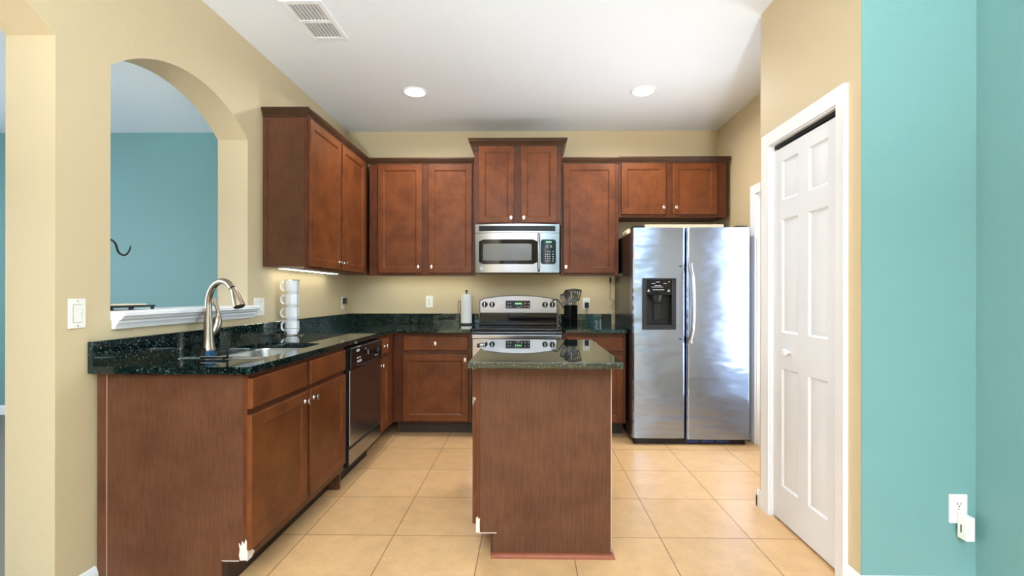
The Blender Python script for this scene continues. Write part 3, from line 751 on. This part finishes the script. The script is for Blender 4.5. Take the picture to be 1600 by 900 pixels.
# ================================================================== refrigerator
def fridge():
    t = thing('refrigerator', 'large stainless side-by-side refrigerator with a black water dispenser', 'refrigerator', (.828, 3.78, 0))
    W = .939
    MB().box(.004, W-.004, .085, .79, .03, 1.715, .004, 1).build('body', M_side, t)
    MB().box(.01, W-.01, .0755, .0845, .06, 1.715).build('gasket', M_rubber, t)
    MB().box(.03, W-.03, .03, .07, .008, .05).build('base_grille', M_black, t)
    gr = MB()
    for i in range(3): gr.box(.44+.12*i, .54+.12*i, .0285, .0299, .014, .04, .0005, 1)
    gr.build('blue_reflection_strip', M_blue2, t)  # daylight reflection on the base grille, put in as blue strips
    for x in (.04, W-.04): MB().lathe([(.02, 0), (.02, .008), (.014, .012), (.014, .03)], (x, .06, 0), 'Z', 14).build('foot', M_black, t)
    for x in (.06, W-.06): MB().box(x-.045, x+.045, .02, .16, 1.7402 if x < .5 else 1.7405, 1.758, .006).build('hinge_cover', M_side, t)
    def door(x0, x1, name, lean, cut=None):
        # outline in plan: flat front with generously rounded vertical edges, extruded; slight convexity
        n = 28; pts = []
        for i in range(n+1):
            u = i/n; x = x0+(x1-x0)*u; e = min(u, 1-u)*(x1-x0); r = .02
            y = .0-.006*(1-(2*u-1)**2)
            if e < r: y += r-math.sqrt(max(r*r-(r-e)**2, 0))
            pts.append((x, y))
        poly = pts+[(x1, .075), (x0, .075)]
        m = MB().rings([[Vector((x, y, z)) for x, y in poly] for z in ([.058, 1.738])])
        return m
    # freezer door is built round the dispenser recess
    sp = .4265
    fx0, fx1, rz0, rz1 = .076, .346, .925, 1.335
    def plan_y(x, x0, x1):
        u = (x-x0)/(x1-x0); e = min(u, 1-u)*(x1-x0); r = .02; y = -.006*(1-(2*u-1)**2)
        if e < r: y += r-math.sqrt(max(r*r-(r-e)**2, 0))
        return y
    m = MB(); X0, X1 = 0, sp-.004
    xs = sorted({X0, X1, fx0, fx1, *[X0+(X1-X0)*i/24 for i in range(25)], *[X0+.02*(1-math.cos(PI/2*i/6)) for i in range(7)], *[X1-.02*(1-math.cos(PI/2*i/6)) for i in range(7)]})
    def slab(z0, z1, a, b):
        ps = [(x, plan_y(x, X0, X1)) for x in xs if a-1e-6 <= x <= b+1e-6]+[(b, .075), (a, .075)]
        m.rings([[Vector((x, y, z)) for x, y in ps] for z in (z0, z1)])
    slab(.058, rz0, X0, X1); slab(rz1, 1.738, X0, X1); slab(rz0, rz1, X0, fx0); slab(rz0, rz1, fx1, X1)
    d = m.build('freezer_door', M_fridge, t, ang=40)
    # dispenser
    fr = MB(); a, b, c, e = fx0, fx1, rz0, rz1
    for (p, q, r_, s_) in ((a, b, c, c+.034), (a, b, e-.012, e), (a, a+.034, c+.034, e-.012), (b-.034, b, c+.034, e-.012)): fr.box(p, q, -.012, .02, r_, s_, .002, 1)
    f = fr.build('dispenser', M_charcoal, t)
    MB().box(a+.034, b-.034, -.006, .03, 1.2, e-.012, .002, 1).build('panel', M_gloss, f)
    MB().box(a+.002, b-.002, .06, .074, c+.002, e-.002).build('recess', M_black, f)
    MB().box(a+.04, b-.04, .0, .06, c+.034, c+.042).build('drip_tray', M_black, f)
    MB().lathe([(.05, 1.2), (.048, 1.17), (.035, 1.145), (.001, 1.143)], ((a+b)/2-.01, .03, 0), 'Z', 20, (1, .6)).build('ice_chute', M_black, f)
    MB().box((a+b)/2-.03, (a+b)/2+.03, .04, .05, 1.0, 1.13, .003).build('paddle', M_black, f)
    pm = []
    for z, row in ((1.302, (.11, .03)), (1.29, (.075, .03, .17, .025)), (1.272, (.1, .05)), (1.262, (.075, .09)), (1.24, (.085, .09))):
        for i in range(0, len(row), 2): pm.append((a+row[i], a+row[i]+row[i+1], -.0072, -.0058, z, z+.0045))
    pm.append((b-.06, b-.052, -.0072, -.0058, 1.302, 1.31)); marks('printed_mark', pm, M_ink, f)
    for x in (a+.052, b-.058): MB().prism([(x-.011, 1.228), (x+.011, 1.228), (x, 1.248)], 'Y', -.0072, -.0058).build('printed_mark', M_ink, f)
    marks('old_handle_mark', [(sp-.055, sp-.03, plan_y(sp-.04, X0, X1)-.0015, plan_y(sp-.04, X0, X1)+.002, z, z+.007) for z in (1.428, .845)], M_charcoal, d)
    # right door
    m = MB(); X0, X1 = sp+.004, W
    xs2 = sorted({X0, X1, *[X0+(X1-X0)*i/24 for i in range(25)], *[X0+.02*(1-math.cos(PI/2*i/6)) for i in range(7)], *[X1-.02*(1-math.cos(PI/2*i/6)) for i in range(7)]})
    ps = [(x, plan_y(x, X0, X1)) for x in xs2]+[(X1, .075), (X0, .075)]
    m.rings([[Vector((x, y, z)) for x, y in ps] for z in (.05, 1.7395)])
    d = m.build('refrigerator_door', M_fridge, t, ang=40)
    hx = .46; hp = []
    for i in range(25):
        u = i/24; s = math.sin(PI*u); hp.append((hx-.006+.012*s, -.008-.055*min(1, s*2.2)*(.8+.2*s), .83+.61*u))
    MB().tube(hp, [.019]*2+[.0175]*21+[.019]*2, 14, flat=.85).build('handle', M_handle, d)
    for z in (.83, 1.44): MB().box(hx-.022, hx+.01, -.03, -.003, z-.018, z+.018, .008, 3).build('handle_mount', M_handle, d)
fridge()
# things lying on the refrigerator
o = tag(MB().lathe([(.004, 0), (.024, 0), (.026, .004), (.026, .166), (.024, .17), (.004, .17)], (.862, 4.06, 1.7415), 'Y', 24).build('paper_roll', M_cream), 'small cream roll lying on the left edge of the refrigerator top', 'roll')
m = MB().box(.975, 1.63, 3.97, 4.31, 1.716, 1.722).box(.975, .981, 3.97, 4.31, 1.722, 1.792).box(1.624, 1.63, 3.97, 4.31, 1.722, 1.792).box(.981, 1.624, 3.97, 3.976, 1.722, 1.792).box(.981, 1.624, 4.304, 4.31, 1.722, 1.792)
tag(m.build('shallow_tray', M_cream), 'shallow cream tray lying on top of the refrigerator', 'tray')

# ================================================================== small things on the worktops
def mug_stack():
    ox, oy = -1.675, 3.32
    t = thing('mug_stand', 'thin wire stand with a round base holding the four stacked mugs', 'stand', (ox, oy, .914))
    MB().lathe([(.001, 0), (.075, 0), (.076, .003), (.072, .006), (.001, .006)], n=28).build('base', M_chrome, t)
    for a in (200, 340, 90): MB().tube([(.049*math.cos(R(a)), .049*math.sin(R(a)), z) for z in (.006, .2, .388)], .0022, 6).build('upright', M_chrome, t)
    MB().tube([(.05*math.cos(2*PI*i/28), .05*math.sin(2*PI*i/28), .388) for i in range(28)], .0024, 6, closed=True).build('top_ring', M_chrome, t)
    MB().tube([(.05*math.cos(2*PI*i/28), .05*math.sin(2*PI*i/28), .05) for i in range(28)], .002, 6, closed=True).build('lower_ring', M_chrome, t)
    lab = ['white mug at the bottom of the stack on the left worktop', 'white mug second from the bottom of the mug stack', 'white mug third from the bottom of the mug stack', 'white mug at the top of the mug stack']
    first = None
    for i in range(4):
        if first is None:
            o = MB().lathe([(.034, 0), (.036, .004), (.038, .012), (.0435, .02), (.0445, .03), (.0445, .093), (.043, .094), (.0415, .09), (.0405, .024), (.03, .012), (.001, .010)], n=32).build('mug', M_china)
            MB().tube(spline([(-.044, 0, .08), (-.06, 0, .082), (-.074, 0, .07), (-.076, 0, .05), (-.068, 0, .03), (-.044, 0, .022)], 5), .0058, 10, flat=1.2).build('handle', M_china, o)
            first = o
        else: o = copy_tree(first)
        o.location = (ox, oy, .922+.0945*i); o.rotation_euler = (0, 0, R(8+(-6, 4, 0, 5)[i]))
        tag(o, lab[i], 'mug', 'white mugs stacked in the wire stand')
mug_stack()

def towel():
    x, y = -.594, 4.5
    t = thing('paper_towel_holder', 'dark wire paper towel holder on the back worktop left of the range', 'holder', (x, y, .914))
    MB().lathe([(.001, 0), (.07, 0), (.07, .006), (.06, .012), (.001, .014)], n=28).build('base', M_iron, t)
    MB().tube([(0, 0, .013), (0, 0, .312)], .006, 10).lathe([(.001, .308), (.011, .312), (.013, .32), (.009, .328), (.001, .331)]).build('post', M_iron, t)
    pts = spline([(-.062, 0, .012), (-.074, -.01, .1), (-.078, -.012, .19), (-.068, -.01, .226), (-.056, -.01, .2), (-.0595, -.008, .11), (-.0595, 0, .012)], 5)
    MB().tube(pts, .0028, 6).build('side_arm', M_iron, t)
    m = MB().lathe([(.017, .0), (.051, .0), (.053, .004), (.053, .272), (.051, .276), (.017, .276), (.016, .27), (.016, .004)], n=36)
    o = m.build('paper_towel_roll', M_paper); o.location = (x, y, .9285)
    tag(o, 'white paper towel roll on the dark holder left of the range', 'paper towel')
towel()

def crock():
    x, y = .392, 4.4
    t = thing('utensil_crock', 'black square utensil holder on the worktop right of the range', 'crock', (x, y, .914), R(38))
    a = .046
    rs = []
    for s, z in ((a, 0), (a, .19), (a-.005, .19), (a-.005, .01)): rs.append([Vector((p[0], p[1], z)) for p in rrect(-s, s, -s, s, .006, 3)])
    MB().rings(rs).build('body', M_gloss, t)
    def at(ux, uy, z): return Vector((x+ux, y+uy, z))
    def head_plate(c, ax, up, w0, w1, h, th, slots, name, parent, m=M_util):
        ax = Vector(ax).normalized(); up = Vector(up).normalized(); nn = ax.cross(up).normalized()
        bm = MB(); xs = slots
        n = 2*slots+1
        def pt(u, v, d): wv = (w0+(w1-w0)*v)*(1-.25*max(0, (v-.82)/.18)**2); return c+ax*(u*wv/2)+up*(v*h)+nn*(d+.012*(v-.5)**2-.003)
        # frame bars with slots between
        edges = [-1+2*i/n for i in range(n+1)]
        def cell(u0, u1, v0, v1):
            rs = []
            for k in range(5):
                v = v0+(v1-v0)*k/4
                rs.append([pt(u0, v, 0), pt(u1, v, 0), pt(u1, v, th), pt(u0, v, th)])
            bm.rings(rs)
        for i in range(n):
            if i % 2 == 0: cell(edges[i], edges[i+1], 0, 1)
            else: cell(edges[i], edges[i+1], 0, .22); cell(edges[i], edges[i+1], .82, 1)
        return bm.build(name, m, parent)
    # 1 slotted turner, upright and facing the room
    def utensil(name, label, base, tip, r=.006):
        o = MB().tube([base, (Vector(base)+Vector(tip))/2, tip], r, 10).build(name, M_util); tag(o, label, 'utensil', 'black kitchen utensils in the square holder'); return o
    tp = at(.022, -.012, 1.135)
    o = utensil('spatula', 'wide black slotted spatula facing out of the utensil holder', at(-.005, .0, .93), tp)
    head_plate(tp-Vector((0, 0, .004)), (1, -.12, .12), (-.1, 0, 1), .075, .088, .125, .004, 4, 'slotted_head', o)
    tp = at(.045, .02, 1.15)
    o = utensil('spatula', 'black slotted spatula rearmost and rightmost in the utensil holder', at(.01, .012, .93), tp)
    head_plate(tp-Vector((0, 0, .004)), (1, .25, -.15), (.25, 0, 1), .07, .085, .11, .004, 3, 'slotted_head', o)
    tp = at(-.045, -.008, 1.12)
    o = utensil('slotted_spoon', 'black slotted spoon leaning left in the utensil holder', at(.012, -.016, .93), tp)
    head_plate(tp-Vector((0, 0, .004)), (1, -.1, .3), (-.3, 0, 1), .062, .072, .1, .005, 3, 'slotted_head', o)
    tp = at(-.115, -.005, 1.148)
    o = utensil('ladle', 'black ladle tilted far left out of the utensil holder over the range', at(.018, .006, .95), tp, .0055)
    MB().tube([tp, tp+Vector((-.015, 0, .008)), tp+Vector((-.04, 0, .004)), tp+Vector((-.06, 0, -.012))], [.0055, .007, .008, .004], 10).build('hooked_end', M_util, o)
    tp = at(-.03, .03, 1.17)
    o = utensil('serving_spoon', 'plain black spoon behind the other utensils in the holder', at(-.014, .016, .93), tp)
    n = 24; rs = MB(); c = tp+Vector((-.003, .0, .035)); L = []
    for k_, dd in [(1.0, 0), (.8, .008), (.4, .014), (.02, .015)]: L.append([c+Vector((.03*k_*math.cos(2*PI*i/n), dd, .045*k_*math.sin(2*PI*i/n))) for i in range(n)])
    B = [[p+Vector((0, .004, 0)) for p in r_] for r_ in L]
    rs.rings(L+B[::-1], loop=True).build('bowl', M_util, o)
crock()

# ---- electrical plates.  local frame: plate in xz, front towards -y
def outlet(label, loc, rz):
    t = thing('wall_outlet', label, 'outlet', loc, rz)
    MB().box(-.035, .035, -.006, -.0002, -.057, .057, .002).build('plate', M_white, t)
    for z in (-.02, .02):
        f = MB().lathe([(.001, -.0085), (.0155, -.0085), (.017, -.007), (.017, -.0055)], (0, 0, z), 'Y', 20).build('socket', M_white, t)
        MB().box(-.0075, -.005, -.0092, -.008, z-.003, z+.006).box(.005, .0075, -.0092, -.008, z-.003, z+.006).lathe([(.001, -.0092), (.0028, -.0092), (.0028, -.008)], (0, 0, z-.009), 'Y', 10).build('slot', M_slot, f)
    MB().lathe([(.001, -.0075), (.003, -.0075), (.003, -.0058)], (0, 0, 0), 'Y', 10).build('screw', M_knob, t)
    return t
def switch(label, loc, rz, gang=1):
    t = thing('light_switch', label, 'light switch', loc, rz)
    hw = .035 if gang == 1 else .058
    MB().box(-hw, hw, -.006, -.0002, -.058, .058, .002).build('plate', M_white, t)
    for x in ([0] if gang == 1 else [-.023, .023]):
        MB().box(x-.019, x+.019, -.0066, -.0055, -.0365, .0365).build('rocker_gap', M_gap, t)
        MB().rings([[Vector((x-.0165, y, z)) for y, z in ((-.0055, -.034), (-.0085, -.034), (-.007, 0), (-.0105, .034), (-.0055, .034))], [Vector((x+.0165, y, z)) for y, z in ((-.0055, -.034), (-.0085, -.034), (-.007, 0), (-.0105, .034), (-.0055, .034))]]).build('rocker', M_white, t)
        sc = MB()
        for z in (-.049, .049): sc.lathe([(.001, -.0075), (.0028, -.0075), (.0028, -.0058)], (x, 0, z), 'Y', 10)
        sc.build('screw', M_knob, t)
    return t
switch('white single rocker switch on the left wall before the arch', (XL, 1.824, 1.129), R(90))
switch('white double rocker switch on the left wall between the sill and the cabinet', (XL, 3.074, 1.121), R(90), 2)
outlet('white outlet on the left wall near the back corner', (XL, 4.47, 1.118), R(90))
outlet('white outlet in the middle of the back wall above the corner worktop', (-.974, YB, 1.131), 0)
outlet('white outlet on the back wall beside the utensil holder', (.563, YB, 1.116), 0)
outlet('pale outlet low on the teal nook wall', (1.699, YP0, .362), 0)
def plug(name, label, loc, rz, w_, d_, h_, m, cord=None):
    t = thing(name, label, 'plug', loc, rz)
    MB().box(-w_/2, w_/2, -d_-.0095, -.0095, -h_/2, h_/2, .004).build('body', m, t)
    if cord: MB().tube(spline(cord, 6), .0025, 6).build('cord', m, t)
    return t
plug('plug_adapter', 'black plug adapter in the outlet beside the utensil holder', (.566, YB, 1.098), 0, .038, .035, .055, M_black, [(0, -.02, -.027), (0, -.03, -.055), (0, -.012, -.075), (.01, -.006, -.0985)])
plug('plug_adapter', 'dark plug adapter in the outlet near the back corner', (XL, 4.47, 1.138), R(90), .036, .03, .058, M_util)
p = thing('plug_adapter', 'white plug-in adapter in the lower socket of the teal nook wall outlet', 'plug', (1.706, YP0, .30))
MB().box(-.0165, .0165, -.05, -.0095, -.046, .047, .003).build('body', M_white, p)
MB().box(-.0169, -.016, -.03, -.024, -.02, .01).build('slot', M_slot, p)

# ---- under cabinet lights
def strip(label, x0, x1, y0, y1, z):
    t = thing('under_cabinet_light', label, 'light fixture', ((x0+x1)/2, (y0+y1)/2, z), 0, 'slim lights under the wall cabinets')
    hx, hy = (x1-x0)/2, (y1-y0)/2
    MB().box(-hx, hx, -hy, hy, -.009, -.0002, .001, 1).build('housing', M_white, t)
    MB().box(-hx+.006, hx-.006, -hy+.006, hy-.006, -.0115, -.0092).build('diffuser', M_led, t)
UZ = FZ+.0158
strip('slim lit strip under the left wall cabinet above the mugs', -1.72, -1.66, 3.2, 4.1, UZ)
strip('slim lit strip under the back cabinet left of the microwave', -1.42, -.53, 4.42, 4.48, FZ+.0298)
strip('slim lit strip under the cabinet right of the microwave', .32, .78, 4.42, 4.48, FZ+.0298)
t = thing('light_cable', 'thin loose cable hanging below the cabinet beside the refrigerator', 'cable', (.794, 4.6, 1.35))
MB().box(-.008, .008, -.01, .008, -.03, .02, .003).build('switch', M_black, t)
MB().tube(spline([(0, 0, -.03), (.002, .005, -.1), (-.004, .01, -.17), (.012, .01, -.205), (.045, .01, -.21), (.03, .01, -.24), (.015, .01, -.265), (.055, .01, -.31), (.035, .01, -.34), (.03, .005, -.37), (.05, -.005, -.40), (.034, -.012, -.4335)], 5), .0018, 6).build('wire', M_util, t)

# ---- ceiling fittings
def downlight(label, x, y, power):
    t = thing('recessed_light', label, 'ceiling light', (x, y, ZC))
    MB().lathe([(.078, -.0002), (.098, -.0002), (.099, -.004), (.094, -.007), (.082, -.006), (.078, -.003)], n=40).build('trim_ring', M_trim, t)
    MB().lathe([(.001, -.004), (.08, -.004), (.08, -.0025), (.001, -.0025)], n=40).build('diffuser', M_lamp, t)
    l = bpy.data.lights.new('lamp_glow', 'AREA'); l.shape = 'DISK'; l.size = .15; l.energy = power; l.color = WARM; l.spread = R(165)
    o = bpy.data.objects.new('lamp_glow', l); C.objects.link(o); o.parent = t; o.location = (0, 0, -.012)
    return t
downlight('round recessed ceiling light on the left', -.899, 3.709, 18)
downlight('round recessed ceiling light on the right', .898, 3.713, 18)
def vent():
    t = thing('ceiling_vent', 'white slotted air vent in the ceiling', 'vent', (-1.245, 2.735, ZC))
    a, b = .118, .198
    f = MB().box(-a, -.086, -b, b, -.007, -.0003, .002, 1).box(.086, a, -b, b, -.007, -.0003, .002, 1).box(-.086, .086, -b, -.166, -.007, -.0003, .002, 1).box(-.086, .086, .166, b, -.007, -.0003, .002, 1).box(-.086, .086, -.012, .012, -.0068, -.0003)
    f = f.build('frame', M_trim, t)
    MB().box(-.09, .09, -.17, .17, -.0012, -.0003).build('backing', M_vent, t)
    sl = None
    for k in range(8):
        x = -.0755+.0215*k
        for y0, y1 in ((-.166, -.012), (.012, .166)):
            MB().rings([[Vector((x-.009, y, -.0016)), Vector((x+.006, y, -.0085)), Vector((x+.0075, y, -.0078)), Vector((x-.0075, y, -.0012))] for y in (y0, y1)]).build('slat', M_trim, t)
vent()

# ---- beyond the arch
t = thing('serving_tray', 'flat dark footed stand with a pale top on the sill of the arch', 'tray', (-1.87, 2.15, 1.1325))
MB().box(-.06, .06, -.13, .115, .012, .02, .003).build('plate', M_black, t)
MB().box(-.055, .055, -.125, .07, .0202, .027, .003).build('pale_top', M_cream, t)
for y in (-.12, -.02, .105):
    for x in (-.05, .05): MB().lathe([(.006, 0), (.008, .004), (.006, .0125)], (x, y, 0), 'Z', 10).build('foot', M_black, t)
t = thing('iron_chandelier', 'dark chandelier with a curled iron arm in the room behind the arch', 'chandelier', (-3.12, 3.2, 1.5))
MB().tube([(0, 0, -.06), (0, 0, 1.29)], .008, 8).lathe([(.001, -.1), (.02, -.09), (.035, -.05), (.02, 0), (.012, .05), (.008, .08)]).lathe([(.001, 1.29), (.06, 1.295), (.06, 1.2995), (.001, 1.2995)]).build('stem', M_iron, t)
for a in (0, 130, 165):
    o = MB().tube(spline([(.02, 0, -.02), (.1, 0, .06), (.2, 0, .085), (.27, 0, .06), (.3, 0, -.01), (.345, 0, -.03), (.375, 0, .0), (.385, 0, .035)], 6), [.0075]*25+[.0075-.00025*i for i in range(18)], 8).build('arm', M_iron, t); o.rotation_euler = (0, 0, R(a))
